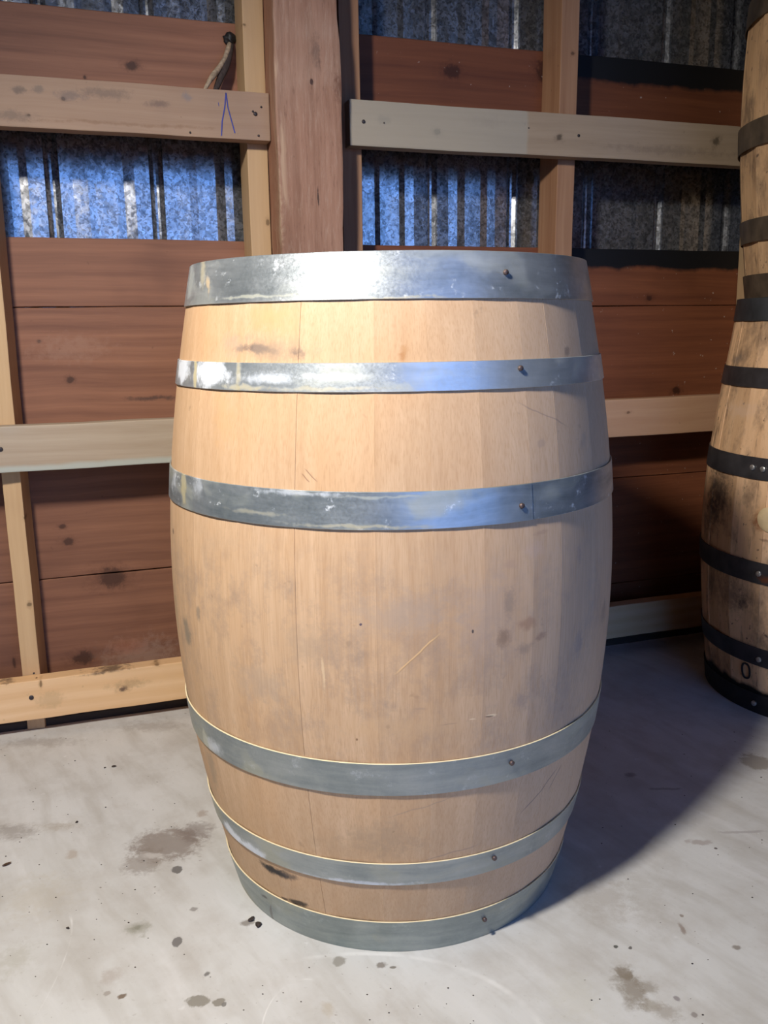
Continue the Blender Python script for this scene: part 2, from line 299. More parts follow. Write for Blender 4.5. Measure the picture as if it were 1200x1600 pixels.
# ------------------------------------------------------------------ floor
def concrete():
    k = M('smooth_worn_concrete'); v = k.tc; kv = k.warp(v, 18, 0.02, 4)
    big = k.noise(v, 1.7, 4, 0.6); mid = k.noise(k.warp(v, 3, 0.12), 9, 5, 0.65); fine = k.noise(v, 120, 3, 0.7)
    stv = k.n('ShaderNodeVectorRotate'); stv.rotation_type = 'Z_AXIS'; k.l(v, stv.inputs['Vector']); stv.inputs['Angle'].default_value = -0.6
    streak = k.noise(k.vm('MULTIPLY', k.warp(stv.outputs[0], 2, .1), (14, 2.5, 1)), 1.3, 4, 0.6)
    col = k.mix(k.mr(big, 0.3, 0.7), (0.54, 0.53, 0.495), (0.66, 0.655, 0.63))
    col = k.mix(k.mr(mid, 0.45, 0.75, 0, 0.6), col, (0.42, 0.38, 0.33))
    col = k.mix(k.mr(streak, 0.5, 0.72, 0, 0.55), col, (0.40, 0.37, 0.32))
    col = k.mix(k.mr(streak, 0.28, 0.45, 0.5, 0.0), col, (0.72, 0.71, 0.69))
    col = k.mix(k.mr(fine, 0.62, 0.75, 0, 0.35), col, (0.33, 0.30, 0.26))
    pit = k.noise(v, 85, 2, 0.5); col = k.mix(k.mr(pit, 0.735, 0.77, 0, 0.7), col, (0.17, 0.14, 0.11))
    wh = k.noise(k.vm('ADD', v, (9, 9, 0)), 26, 3, 0.6); col = k.mix(k.mr(wh, 0.70, 0.76, 0, 0.5), col, (0.8, 0.79, 0.77))
    S = [ # x, y, rx, ry, colour, alpha, soft
        (262, 1318, 62, 26, (0.20, 0.155, 0.125), 0.72, 0.45), (225, 1345, 34, 22, (0.24, 0.20, 0.165), 0.6, 0.4), (305, 1300, 30, 16, (0.19, 0.15, 0.13), 0.6, 0.5), (238, 1336, 22, 5, (0.55, 0.52, 0.48), 0.7, 0.5),
        (277, 1357, 8, 7, (0.16, 0.15, 0.14), 0.95, 0.2), (278, 1471, 8, 8, (0.18, 0.17, 0.16), 0.95, 0.2), (312, 1566, 20, 9, (0.27, 0.25, 0.21), 0.95, 0.25), (343, 1567, 11, 7, (0.26, 0.24, 0.20), 0.95, 0.25),
        (353, 1570, 4, 4, (0.2, 0.19, 0.17), 0.9, 0.2), (305, 1420, 8, 4, (0.25, 0.23, 0.21), 0.8, 0.4), (216, 1450, 16, 12, (0.33, 0.31, 0.26), 0.6, 0.9), (172, 1525, 18, 16, (0.38, 0.32, 0.27), 0.5, 0.8),
        (320, 1524, 5, 4, (0.12, 0.11, 0.10), 0.8, 0.4), (190, 1557, 7, 4, (0.17, 0.12, 0.08), 0.9, 0.4), (168, 1552, 6, 4, (0.3, 0.26, 0.22), 0.7, 0.4),
        (20, 1300, 40, 14, (0.28, 0.25, 0.22), 0.65, 0.8), (95, 1290, 34, 8, (0.36, 0.31, 0.24), 0.6, 0.9), (112, 1335, 12, 8, (0.40, 0.33, 0.26), 0.6, 0.6), (240, 1135, 60, 9, (0.36, 0.33, 0.30), 0.6, 0.9), (60, 1160, 70, 8, (0.34, 0.31, 0.28), 0.6, 0.9),
        (215, 1452, 20, 12, (0.30, 0.29, 0.23), 0.5, 0.9), (315, 1272, 9, 6, (0.35, 0.28, 0.23), 0.6, 0.5), (213, 1450, 6, 5, (0.2, 0.2, 0.15), 0.6, 0.8), (60, 1400, 60, 40, (0.50, 0.46, 0.38), 0.5, 0.9), (20, 1500, 30, 30, (0.42, 0.40, 0.33), 0.5, 0.9),
        (530, 1503, 11, 8, (0.27, 0.25, 0.21), 0.8, 0.3), (598, 1509, 10, 6, (0.24, 0.21, 0.18), 0.9, 0.4), (615, 1513, 5, 3, (0.2, 0.18, 0.15), 0.9, 0.3), (512, 1575, 10, 14, (0.45, 0.39, 0.30), 0.6, 0.8),
        (1180, 1190, 24, 14, (0.27, 0.235, 0.19), 0.8, 0.3), (985, 1545, 26, 34, (0.24, 0.20, 0.15), 0.75, 0.75), (1012, 1540, 20, 12, (0.25, 0.21, 0.16), 0.6, 0.6), (1020, 1570, 24, 12, (0.30, 0.26, 0.20), 0.6, 0.7), (975, 1520, 14, 10, (0.22, 0.18, 0.13), 0.7, 0.5),
        (1045, 1585, 24, 14, (0.32, 0.28, 0.23), 0.6, 0.7), (963, 1479, 4, 3, (0.1, 0.1, 0.09), 0.95, 0.3), (985, 1481, 3, 2.5, (0.12, 0.11, 0.10), 0.9, 0.3), (1150, 1479, 8, 4, (0.22, 0.19, 0.16), 0.8, 0.5),
        (1063, 1450, 5, 9, (0.27, 0.21, 0.17), 0.8, 0.5), (1066, 1430, 3, 3, (0.25, 0.2, 0.16), 0.8, 0.4), (1090, 1315, 22, 4, (0.33, 0.27, 0.24), 0.6, 0.6), (1117, 1325, 3, 2, (0.1, 0.08, 0.07), 0.9, 0.3), (940, 1400, 50, 40, (0.40, 0.36, 0.31), 0.5, 0.9),
        (1005, 1400, 40, 60, (0.44, 0.41, 0.36), 0.4, 0.9), (1060, 1560, 5, 5, (0.25, 0.22, 0.22), 0.8, 0.4), (1085, 1587, 6, 4, (0.25, 0.22, 0.2), 0.8, 0.4), (900, 1560, 50, 50, (0.55, 0.53, 0.45), 0.4, 0.9),
        (385, 1441, 12, 6, (0.22, 0.19, 0.16), 0.8, 0.5), (985, 1211, 10, 5, (0.2, 0.17, 0.15), 0.7, 0.6), (1038, 1232, 26, 2, (0.22, 0.2, 0.18), 0.5, 0.4), (1160, 1300, 50, 2, (0.4, 0.37, 0.35), 0.7, 0.5)]
    for x, y, rx, ry, c, a, so in S:
        p = on_floor(x, y); e = on_floor(x+rx, y); f = on_floor(x, y-ry)
        col = k.spot(col, kv, (p[0], p[1], 0), (abs(e[0]-p[0]), abs(f[1]-p[1]), 1.0), c, a, so)
    for cx, cy, rx, ry, a0, a1 in ((30, 1545, 50, 120, -100, 20), (470, 1600, 60, 70, 190, 265), (560, 1640, 300, 150, 270, 330)):  # pale scuffed arcs
        c = on_floor(cx, cy); e = on_floor(cx+rx, cy); f = on_floor(cx, cy-ry)
        d = k.vm('MULTIPLY', k.vm('SUBTRACT', v, (float(c[0]), float(c[1]), 0)), (1/float(e[0]-c[0]), 1/float(f[1]-c[1]), 0))
        L = k.ma('ABSOLUTE', k.ma('SUBTRACT', k.vm('LENGTH', d), 1.0)); X = k.sep(d); am = math.radians((a0+a1)/2+0)
        side = k.vm('DOT_PRODUCT', d, (math.cos(-am), math.sin(-am), 0))
        fac = k.ma('MULTIPLY', k.mr(L, 0.008, 0.03, 1, 0), k.mr(side, 0.55, 0.75, 0, 0.55))
        fac = k.ma('MULTIPLY', fac, k.mr(k.noise(v, 20, 2), 0.35, 0.6)); col = k.mix(fac, col, (0.82, 0.81, 0.78))
    k.bump(k.ma('ADD', k.ma('MULTIPLY', fine, 0.5), mid), 0.12, 0.002)
    return k.fin(col, k.mr(mid, 0.3, 0.7, 0.42, 0.62), 0.0, 0.4)
m_floor = concrete()
S0, S1, YF, HT = -2.7, 3.2, -5.2, 2.75      # the shed in wall coordinates
def wallframe(o):
    o.matrix_world = WM; return o
def put(name, bm, mat, kind='structure'):
    o = obj(name, bm, mat); wallframe(o); o['kind'] = kind; return o
fl = bmesh.new()
corners = [(S0-0.1, YF-0.12), (S1+0.1, YF-0.12), (S1+0.1, 0.012), (S0-0.1, 0.012)]
top = [fl.verts.new((WM @ Vector((a, b, 0)))) for a, b in corners]; bot = [fl.verts.new((WM @ Vector((a, b, -0.12)))) for a, b in corners]
fl.faces.new(top); fl.faces.new(bot[::-1])
for i in range(4): fl.faces.new((top[i], bot[i], bot[(i+1) % 4], top[(i+1) % 4]))
o = obj('floor', fl, m_floor); o['kind'] = 'structure'

# ------------------------------------------------------------------ shed shell: side walls, ceiling, front wall with the open doorway behind the camera
put('ceiling', box_bm(S0-.1, S1+.1, YF-.1, 0.22, HT, HT+0.05, 0), m_shed)
put('wall_left', box_bm(S0-0.06, S0, YF, 0.2, 0, HT, 0), m_shed)
put('wall_right', box_bm(S1, S1+0.06, YF, 0.2, 0, HT, 0), m_shed)
D0, D1, DH = -1.25, 2.1, 2.45
fw = bmesh.new()
for a, b, z0, z1 in ((S0, D0, 0, HT), (D1, S1, 0, HT), (D0, D1, DH, HT)):
    t = box_bm(a, b, YF-0.06, YF, z0, z1, 0); me = bpy.data.meshes.new('t'); t.to_mesh(me); t.free(); fw.from_mesh(me)
put('wall_front', fw, m_shed)
gd = bmesh.new(); bmesh.ops.create_grid(gd, x_segments=1, y_segments=1, size=1)
for v in gd.verts: v.co = WM @ Vector((v.co.x*20, -12+v.co.y*16, -0.125))
g_o = obj('ground', gd, simple('gravel_yard', (0.22, 0.20, 0.17), 0.9, 0, 0.3, 40)); g_o['kind'] = 'structure'

# ------------------------------------------------------------------ back wall
wall = empty('wall_back'); wall.matrix_world = WM; wall['kind'] = 'structure'
def board(z0, z1, s0, s1, mat, th=0.022, y=0.089):
    return obj('siding_board', box_bm(s0, s1, y, y+th, z0, z1, 0.0015, 1, 40, 0.0006), mat, wall)
for z0, z1 in ((1.282, 1.508), (0.9155, 1.0575), (0.6175, 0.9143), (0.3188, 0.6155), (0.02, 0.3165), (1.86, 2.13), (2.45, 2.7)):
    board(z0, z1, S0, -0.2, m_board)
for z0, z1 in ((1.282, 1.5105), (0.9115, 1.0545), (0.6095, 0.9095), (0.4515, 0.6075), (0.151, 0.4495), (0.02, 0.149), (1.86, 2.13), (2.45, 2.7)):
    board(z0, z1, -0.196, S1, m_board_tar)
# corrugated galvanised sheet, standing seams 0.221 m apart
rel = [0.0, 0.016, 0.045, 0.070, 0.088, 0.136, 0.152, 0.170, 0.205, 0.221]
def sheet(s_first, n, rng):
    pts = []
    for i in range(n):
        s = s_first+i*0.2212
        pts += [(s-0.0155, 0.0), (s-0.0135, 0.006), (s-0.005, 0.012), (s+0.0, 0.0128), (s+0.005, 0.012), (s+0.0135, 0.006), (s+0.0155, 0.0)]
        if i < n-1:
            for q, h in ((0.043, 0.0008), (0.070, -0.0012), (0.088, 0.0009), (0.134, -0.0005), (0.152, 0.0014), (0.172, -0.0007)):
                pts.append((s+q+rng.uniform(-0.003, 0.003), h+rng.uniform(-0.0007, 0.0007)))
    bm = bmesh.new(); cols = []
    for s, h in pts: cols.append([bm.verts.new((s, 0.172+h, z)) for z in (-0.12, 0.7, 1.4, 2.1, HT)])
    for a, b in zip(cols[:-1], cols[1:]):
        for q in range(4): bm.faces.new((a[q], b[q], b[q+1], a[q+1]))
    bk = bmesh.ops.solidify(bm, geom=bm.faces[:], thickness=-0.001)
    return bm
rng = random.Random(3)
for i in range(7):
    sf = -0.709-0.2212*9+i*4*0.2212
    obj('metal_sheet', sheet(sf, 5, rng), m_sheet, wall)
obj('light_leak_backing', box_bm(S0-.1, S1+.1, 0.185, 0.2, -0.124, HT, 0), m_shade_dark_wood, wall)  # unseen panel added behind the sheets to keep sky light from leaking
obj('sill_beam', box_bm(S0, S1, 0.014, 0.088, -0.05, 0.018, 0.003, 1, 30, 0.0008), m_shade_dark_wood, wall)
# studs, post
def stud(s0, s1, mat, yaw=0.0, z0=0.0, z1=HT, name='stud'):
    bm = box_bm(s0, s1, 0.0, 0.0885, z0, z1, 0.002, 2, 24, 0.0008, 2)
    if yaw:
        cx = s1; R = Matrix.Rotation(yaw, 3, 'Z')
        for v in bm.verts: v.co = R @ (v.co-Vector((cx, 0, 0)))+Vector((cx, 0, 0))
    return obj(name, bm, mat, wall)
stud(-0.856, -0.819, m_stud, -0.12); stud(-0.3115, -0.2675, m_stud); stud(-0.104, -0.059, m_stud_red); stud(0.4305, 0.477, m_stud_red); stud(1.045, 1.09, m_stud)
for s in (-1.42, -2.03, -2.65, 1.56, 2.2, 2.8): stud(s, s+0.045, m_stud)
pbm = box_bm(-0.2655, -0.131, -0.092, 0.05, -0.02, HT, 0.004, 2, 60, 0.0016, 2)
for v in pbm.verts:                               # waney right-hand edge
    if v.co.x > -0.14: v.co.x += 0.006*math.exp(-((v.co.z-1.38)/0.08)**2)-0.004*math.sin(v.co.z*9)
post = obj('post', pbm, m_post, wall); post['label'] = 'thick rough-sawn red-brown timber post'
for n_, (x, y, rr) in enumerate(()): pass
def rail(s0, s1, z0, z1, mat, label=None, nails=()):
    o = obj('rail', box_bm(s0, s1, -0.038, -0.0003, z0, z1, 0.0025, 2, 40, 0.0007), mat, wall)
    if label: o['label'] = label
    for x, y, r in nails:
        p = on_wall(x, y, 0.0382); obj('nail', disc_bm(p, (0, -1, 0), r, 0.0022), m_nail, o)
    return o
ra = rail(S0, -0.2685, 1.248, 1.3418, m_rail_a, 'dusty pale upper rail left of the post, with a blue pen mark', ((399, 178, .004), (395, 174, .002), (404, 212, .0022), (408, 167, .002), (297, 207, .002)))
ra2 = rail(-0.0955, S1, 1.248, 1.3418, m_rail_a2, 'grey dusty upper rail right of the post', ((568, 190, .004), (904, 212, .0036), (600, 192, .0015), (826, 200, .0015)))
rb = rail(S0, -0.2685, 0.5828, 0.6772, m_rail_b, 'pale grey middle rail left of the post', ((1, 702, .0045),))
rb2 = rail(-0.128, S1, 0.5818, 0.6772, m_rail_b2, 'warm brown middle rail right of the post')
rc = rail(S0, -0.2685, 0.040, 0.1295, m_rail_c, 'fresh yellow bottom rail', ((49, 1090, .005), (53, 1052, .002)))
rc2 = rail(-0.128, S1, 0.040, 0.1295, m_rail_c)
# pen mark (an upturned V) and a short tick on the upper left rail
pm = bmesh.new()
def stroke(bm, pts, wdt=0.0022, y=-0.0388):
    P = [on_wall(x, q, 0.038) for x, q in pts]
    for a, b in zip(P[:-1], P[1:]):
        d = np.array([b[0]-a[0], b[2]-a[2]]); L = np.hypot(*d); n = np.array([-d[1], d[0]])/L*wdt/2
        vs = []
        for yy in (y, y+0.0008):
            vs += [bm.verts.new((q[0]+sg*n[0], yy, q[2]+sg*n[1])) for q, sg in ((a, 1), (b, 1), (b, -1), (a, -1))]
        bm.faces.new(vs[:4]); bm.faces.new(vs[4:][::-1])
        for i in range(4): bm.faces.new((vs[i], vs[4+i], vs[4+(i+1) % 4], vs[(i+1) % 4]))
stroke(pm, ((353, 145), (351, 168), (347, 190), (346, 212))); stroke(pm, ((353, 145), (356, 168), (362, 190), (367, 208)))
stroke(pm, ((341, 160), (342, 166)), 0.001)
po = obj('pen_mark', pm, m_pen, ra); po['label'] = 'blue pen mark like an upturned V'

# rope stub poking out of a knot hole
rope = empty('rope_stub'); rope.matrix_world = WM @ Matrix.Translation(on_wall(358, 62, -0.088)); tag(rope, 'short frayed pale and dark rope end hanging from a hole in the top left board', 'rope')
def rl(pts): 
    b = on_wall(358, 62, -0.088); return [tuple(np.array(on_wall(x, y, o))-b) for x, y, o in pts]
m_rope = simple('pale_frayed_rope', (0.36, 0.27, 0.18), 0.9, 0, 0.4, 120, 0.5); m_black = simple('black_tape', (0.012, 0.011, 0.012), 0.55, 0, 0.4, 60, 0.3)
kb = bmesh.new(); bmesh.ops.create_icosphere(kb, subdivisions=3, radius=0.0135)
for v in kb.verts:
    v.co *= 1+0.25*math.sin(v.co.x*400+v.co.z*300)*math.sin(v.co.z*260); v.co.y *= 0.8; v.co.y -= 0.006
obj('knot', kb, m_black, rope, True)
obj('strand', tube_bm(rl(((360, 64, -.083), (357, 75, -.07), (352, 90, -.058), (344, 104, -.045), (334, 117, -.03), (327, 127, -.015), (320, 140, -.006))), [.004, .0058, .005, .0055, .0065, .005, .0035], 8), m_rope, rope, True)
st2 = obj('strand', tube_bm(rl(((363, 64, -.083), (361, 76, -.072), (357, 92, -.062), (352, 106, -.052), (345, 120, -.042), (338, 138, -.03), (336, 145, -.025))), [.003, .0055, .007, .008, .0075, .006, .004], 8), simple('dark_rope', (0.05, 0.035, 0.03), 0.9, 0, 0.4, 120, 0.5), rope, True); st2['label'] = 'dark strand'

# ------------------------------------------------------------------ barrels
def stave_bm(a0, a1, R, z0, z1, th=0.026, nz=30, k=0.5, jit=0.0, cl=0.0006, cr=0.0006):
    ac = (a0+a1)/2; h = (a1-a0)/2; bm = bmesh.new(); rows = []
    for j in range(nz+1):
        z = z0+(z1-z0)*j/nz; r = R(z)+jit; gl = cl*0.5/r; gr_ = cr*0.5/r
        pr = []
        outer = [-h+gl, -h+gl+cl/r] + [h*t for t in (-0.66, -0.33, 0, 0.33, 0.66)] + [h-gr_-cr/r, h-gr_]
        for i, t in enumerate(outer):
            rr = r*(1-k*(1-math.cos(h)/math.cos(t)))-(cl if i == 0 else cr if i == len(outer)-1 else 0)
            pr.append((rr, t))
        ri = r-th
        pr += [(ri, h-gr_), (ri, 0.0), (ri, -h+gl)]
        rows.append([bm.verts.new((rr*math.sin(ac+t), -rr*math.cos(ac+t), z)) for rr, t in pr])
    n = len(rows[0])
    for a, b in zip(rows[:-1], rows[1:]):
        for i in range(n): bm.faces.new((a[i], a[(i+1) % n], b[(i+1) % n], b[i]))
    bm.faces.new(rows[0][::-1]); bm.faces.new(rows[-1])
    return bm
def hoop_bm(z0, z1, R, lap, th=0.002, seg=180, over=0.16, gap=0.0004):
    bm = bmesh.new(); rings = []; tot = 2*PI+over; b = 0.0005
    for i in range(seg+1):
        u = tot*i/seg; a = lap-over+u          # ends at lap, on the outside
        e = max(0.0, min(1.0, (u-(2*PI-0.05))/0.05)); e = e*e*(3-2*e)*th*0.4
        sec = []
        for z, q in ((z0, 0), (z0, th-b), (z0+b, th), ((z0+z1)/2, th), (z1-b, th), (z1, th-b), (z1, 0)):
            zz = z; r = R(min(max(zz, z0), z1))+gap+q+e
            sec.append(bm.verts.new((r*math.sin(a), -r*math.cos(a), zz)))
        rings.append(sec)
    n = len(rings[0])
    for p, q in zip(rings[:-1], rings[1:]):
        for i in range(n): bm.faces.new((p[i], p[(i+1) % n], q[(i+1) % n], q[i]))
    bm.faces.new(rings[0][::-1]); bm.faces.new(rings[-1])
    return bm
def head_boards(r, z, th, nb, mat, parent, rot=0.3):
    ws = [2*r/nb]*nb; x = -r
    for i in range(nb):
        x0, x1 = x+0.0003, x+ws[i]-0.0003; x += ws[i]; pts = []
        N = 8
        for q in range(N+1):
            t = x0+(x1-x0)*q/N; pts.append((t, math.sqrt(max(r*r-t*t, 1e-6))))
        for q in range(N, -1, -1):
            t = x0+(x1-x0)*q/N; pts.append((t, -math.sqrt(max(r*r-t*t, 1e-6))))
        bm = bmesh.new(); lo_ = []; hi = []
        for X, Y in pts:
            c, s = math.cos(rot), math.sin(rot); lo_.append(bm.verts.new((X*c-Y*s, X*s+Y*c, z))); hi.append(bm.verts.new((X*c-Y*s, X*s+Y*c, z+th)))
        bm.faces.new(lo_[::-1]); bm.faces.new(hi)
        for q in range(len(pts)): bm.faces.new((lo_[q], lo_[(q+1) % len(pts)], hi[(q+1) % len(pts)], hi[q]))
        obj('head_board', bm, mat, parent)
def barrel(name, loc, H, R, joints, hoops, m_st, m_hp, m_hd, k=0.5, th=0.026, rivets=(), m_rv=None, jit=0.0, lap=0.53, hth=0.002, wide=()):
    root = empty(name, loc); staves = []
    for i in range(len(joints)):
        a0 = joints[i]; a1 = joints[(i+1) % len(joints)]
        if a1 <= a0: a1 += 2*PI
        staves.append((a0, a1, obj('stave', stave_bm(a0, a1, R, 0.002, H-0.002, th, 30, k, random.uniform(-jit, 0), *(((0.0006, 0.0006) if jit > 0 else (0.00028 if i in wide else 0.00005, 0.00028 if (i+1) in wide else 0.00005)))), m_st, root, True, 25)))
    hs = []
    for i, (z0, z1) in enumerate(hoops):
        hp = obj('hoop', hoop_bm(z0, z1, R, lap if not isinstance(lap, (list, tuple)) else lap[i], hth), m_hp[i] if isinstance(m_hp, list) else m_hp, root, True, 30); hs.append(hp)
        for a, z, r in rivets[i] if i < len(rivets) else ():
            n = Vector((math.sin(a), -math.cos(a), 0)); rr = R(z)+hth*2+0.0006
            obj('rivet', disc_bm(n*rr+Vector((0, 0, z)), n, r, 0.0025), m_rv, hp, True, 50)
    head_boards(R(H)-th+0.004, H-0.050, 0.022, 6, m_hd, root); head_boards(R(0)-th+0.004, 0.028, 0.022, 6, m_hd, root)
    return root, staves, hs

# --- the new oak barrel in the middle
CB = [0.15739749541095277, -0.2766166947216109, -0.1373038443363067, 0.26759357995671834, 0.2673569723417436]
def RA(z): return np.polyval(CB, z)-0.0026 if isinstance(z, np.ndarray) else float(np.polyval(CB, z))-0.0026
HA = 0.95
def B(x, y): return tuple(on_barrel(x, y, (0, 0), RA))
OAK, OAKD = (0.67, 0.455, 0.28), (0.53, 0.335, 0.19)
def oak_marks(k, col, v):
    tc = k.tc
    # soft grey handling dirt in a belt around the bilge, darker towards the left and right thirds
    x = k.sep(tc)
    belt = k.ma('MULTIPLY', k.mr(x[2], 0.22, 0.40, 0, 1, True), k.mr(x[2], 0.52, 0.66, 1, 0, True))
    d = k.noise(k.vm('MULTIPLY', tc, (1, 1, 0.8)), 15, 8, 0.75)
    col = k.mix(k.ma('MULTIPLY', belt, k.mr(d, 0.47, 0.64, 0, 0.8)), col, (0.37, 0.265, 0.19))
    d2 = k.noise(k.vm('MULTIPLY', k.vm('ADD', tc, (4, 2, 1)), (1, 1, 0.5)), 7, 4, 0.6)
    col = k.mix(k.mr(d2, 0.47, 0.68, 0, 0.6), col, (0.60, 0.355, 0.18))
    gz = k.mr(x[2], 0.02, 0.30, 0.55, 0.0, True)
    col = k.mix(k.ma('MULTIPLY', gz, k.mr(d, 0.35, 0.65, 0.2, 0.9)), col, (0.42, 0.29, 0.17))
    # growing greyer and pinker to the right hand side
    col = k.mix(k.mr(x[0], 0.02, 0.26, 0.0, 0.35, True), col, (0.58, 0.46, 0.37))
    # fine pores
    p = k.noise(k.vm('MULTIPLY', tc, (700, 700, 8)), 1.0, 2, 0.5); col = k.mix(k.mr(p, 0.48, 0.72, 0, 0.5), col, (0.46, 0.27, 0.135))
    Z = (0, 1, 0)
    S = [((397, 546), (0.035, 0.06, 0.006), (0.07, 0.06, 0.07), 0.85, 0.8), ((425, 543), (0.05, 0.06, 0.018), (0.33, 0.24, 0.17), 0.6, 0.9), ((462, 552), (0.010, 0.05, 0.008), (0.16, 0.12, 0.10), 0.7, 0.8),
         ((415, 500), (0.028, 0.05, 0.022), (0.62, 0.35, 0.15), 0.5, 0.9), ((365, 540), (0.02, 0.05, 0.015), (0.42, 0.31, 0.23), 0.5, 0.9), ((629, 551), (0.006, 0.05, 0.012), (0.46, 0.24, 0.10), 0.7, 0.7),
         ((628, 555), (0.0035, 0.05, 0.006), (0.42, 0.20, 0.08), 0.7, 0.7), ((885, 549), (0.006, 0.05, 0.006), (0.25, 0.17, 0.12), 0.7, 0.7),
         ((428, 1361), (0.028, 0.06, 0.008), (0.015, 0.013, 0.015), 0.97, 0.6), ((450, 1368), (0.016, 0.05, 0.007), (0.06, 0.05, 0.05), 0.7, 0.7), ((465, 1411), (0.014, 0.06, 0.006), (0.02, 0.016, 0.014), 0.9, 0.5), ((446, 1405), (0.006, 0.05, 0.003), (0.03, 0.02, 0.02), 0.8, 0.4),
         ((292, 985), (0.010, 0.03, 0.022), (0.17, 0.16, 0.13), 0.65, 0.7), ((275, 950), (0.012, 0.04, 0.05), (0.36, 0.27, 0.17), 0.5, 0.9), ((310, 960), (0.004, 0.03, 0.012), (0.2, 0.17, 0.13), 0.6, 0.7), ((330, 1195), (0.012, 0.04, 0.045), (0.3, 0.24, 0.17), 0.55, 0.9),
         ((760, 965), (0.05, 0.06, 0.07), (0.45, 0.34, 0.27), 0.4, 0.9), ((786, 998), (0.010, 0.05, 0.014), (0.26, 0.16, 0.10), 0.65, 0.8), ((822, 975), (0.016, 0.05, 0.010), (0.36, 0.20, 0.12), 0.6, 0.8), ((848, 992), (0.008, 0.04, 0.007), (0.28, 0.17, 0.12), 0.65, 0.8),
         ((795, 945), (0.008, 0.04, 0.022), (0.30, 0.22, 0.16), 0.55, 0.8), ((820, 1015), (0.012, 0.04, 0.010), (0.28, 0.21, 0.16), 0.5, 0.9), ((905, 1005), (0.008, 0.03, 0.02), (0.30, 0.26, 0.24), 0.5, 0.8), ((943, 955), (0.01, 0.02, 0.02), (0.26, 0.19, 0.14), 0.5, 0.8),
         ((655, 950), (0.05, 0.06, 0.03), (0.42, 0.31, 0.23), 0.5, 0.9), ((600, 965), (0.07, 0.06, 0.03), (0.45, 0.33, 0.24), 0.5, 0.9), ((565, 975), (0.002, 0.04, 0.002), (0.08, 0.06, 0.1), 0.9, 0.3), ((737, 987), (0.0016, 0.04, 0.003), (0.05, 0.04, 0.04), 0.9, 0.3),
         ((480, 1010), (0.04, 0.05, 0.03), (0.42, 0.30, 0.20), 0.5, 0.9), ((405, 1070), (0.05, 0.05, 0.03), (0.42, 0.31, 0.22), 0.5, 0.9), ((813, 1095), (0.012, 0.04, 0.016), (0.33, 0.25, 0.2), 0.5, 0.9), ((550, 1330), (0.08, 0.06, 0.03), (0.46, 0.30, 0.17), 0.45, 0.9), ((600, 1310), (0.06, 0.06, 0.03), (0.36, 0.26, 0.17), 0.4, 0.9),
         ((849, 692), (0.006, 0.04, 0.006), (0.42, 0.30, 0.22), 0.6, 0.6), ((910, 690), (0.006, 0.03, 0.012), (0.36, 0.28, 0.22), 0.5, 0.7), ((848, 830), (0.012, 0.04, 0.003), (0.46, 0.30, 0.2), 0.6, 0.6), ((800, 880), (0.010, 0.04, 0.010), (0.50, 0.33, 0.22), 0.6, 0.7), ((905, 865), (0.006, 0.03, 0.012), (0.38, 0.28, 0.22), 0.5, 0.8), ((270, 831), (0.0025, 0.03, 0.004), (0.12, 0.08, 0.06), 0.8, 0.5),
         ((770, 1115), (0.008, 0.04, 0.0025), (0.85, 0.66, 0.42), 0.9, 0.6), ((766, 1117), (0.006, 0.04, 0.0015), (0.22, 0.14, 0.09), 0.9, 0.5), ((738, 1124), (0.006, 0.04, 0.0015), (0.80, 0.62, 0.4), 0.7, 0.5), ((700, 1131), (0.012, 0.04, 0.001), (0.35, 0.23, 0.15), 0.6, 0.6),
         ((605, 1136), (0.003, 0.04, 0.003), (0.3, 0.2, 0.12), 0.7, 0.6), ((655, 1108), (0.010, 0.04, 0.002), (0.42, 0.28, 0.18), 0.6, 0.6), ((505, 1050), (0.002, 0.04, 0.03), (0.82, 0.62, 0.38), 0.5, 0.6), ((557, 1157), (0.0015, 0.04, 0.0015), (0.2, 0.1, 0.05), 0.9, 0.3),
         ((620, 1140), (0.09, 0.06, 0.02), (0.62, 0.40, 0.22), 0.5, 0.9), ((350, 650), (0.02, 0.06, 0.05), (0.64, 0.38, 0.18), 0.4, 0.9), ((450, 500), (0.03, 0.06, 0.03), (0.64, 0.38, 0.18), 0.4, 0.9),
         ((880, 590), (0.02, 0.05, 0.03), (0.42, 0.36, 0.30), 0.35, 0.9), ((840, 855), (0.018, 0.04, 0.012), (0.58, 0.42, 0.33), 0.5, 0.9)]
    for (px, py), r, c, a, so in S: col = k.spot(col, v, B(px, py), r, c, a, so)
    # slanting scratches
    for (px, py), L, ang, c, a, wd in (((652, 1022), 0.040, 0.72, (0.80, 0.52, 0.25), 0.8, 0.0011), ((652, 1024), 0.040, 0.72, (0.40, 0.24, 0.12), 0.6, 0.0008), ((845, 1235), 0.045, 0.62, (0.20, 0.15, 0.13), 0.8, 0.0010), ((868, 1215), 0.022, 0.95, (0.2, 0.15, 0.13), 0.7, 0.0009),
                                   ((486, 742), 0.012, -0.75, (0.28, 0.15, 0.09), 0.8, 0.0007), ((478, 746), 0.008, -0.75, (0.28, 0.15, 0.09), 0.8, 0.0007), ((852, 648), 0.05, -0.38, (0.30, 0.22, 0.18), 0.55, 0.0009), ((660, 1262), 0.05, 0.3, (0.36, 0.26, 0.18), 0.5, 0.0009),
                                   ((700, 1335), 0.05, 0.15, (0.30, 0.22, 0.17), 0.5, 0.001), ((615, 1300), 0.002, 0.8, (0.3, 0.2, 0.1), 0.5, 0.001)):
        P = B(px, py); az = math.atan2(P[0], -P[1])
        d = k.vm('SUBTRACT', k.tc, tuple(map(float, P)))
        tx = k.vm('DOT_PRODUCT', d, (math.cos(az), math.sin(az), 0.0)); tz = k.sep(d)[2]
        ca, sa = math.cos(ang), math.sin(ang)
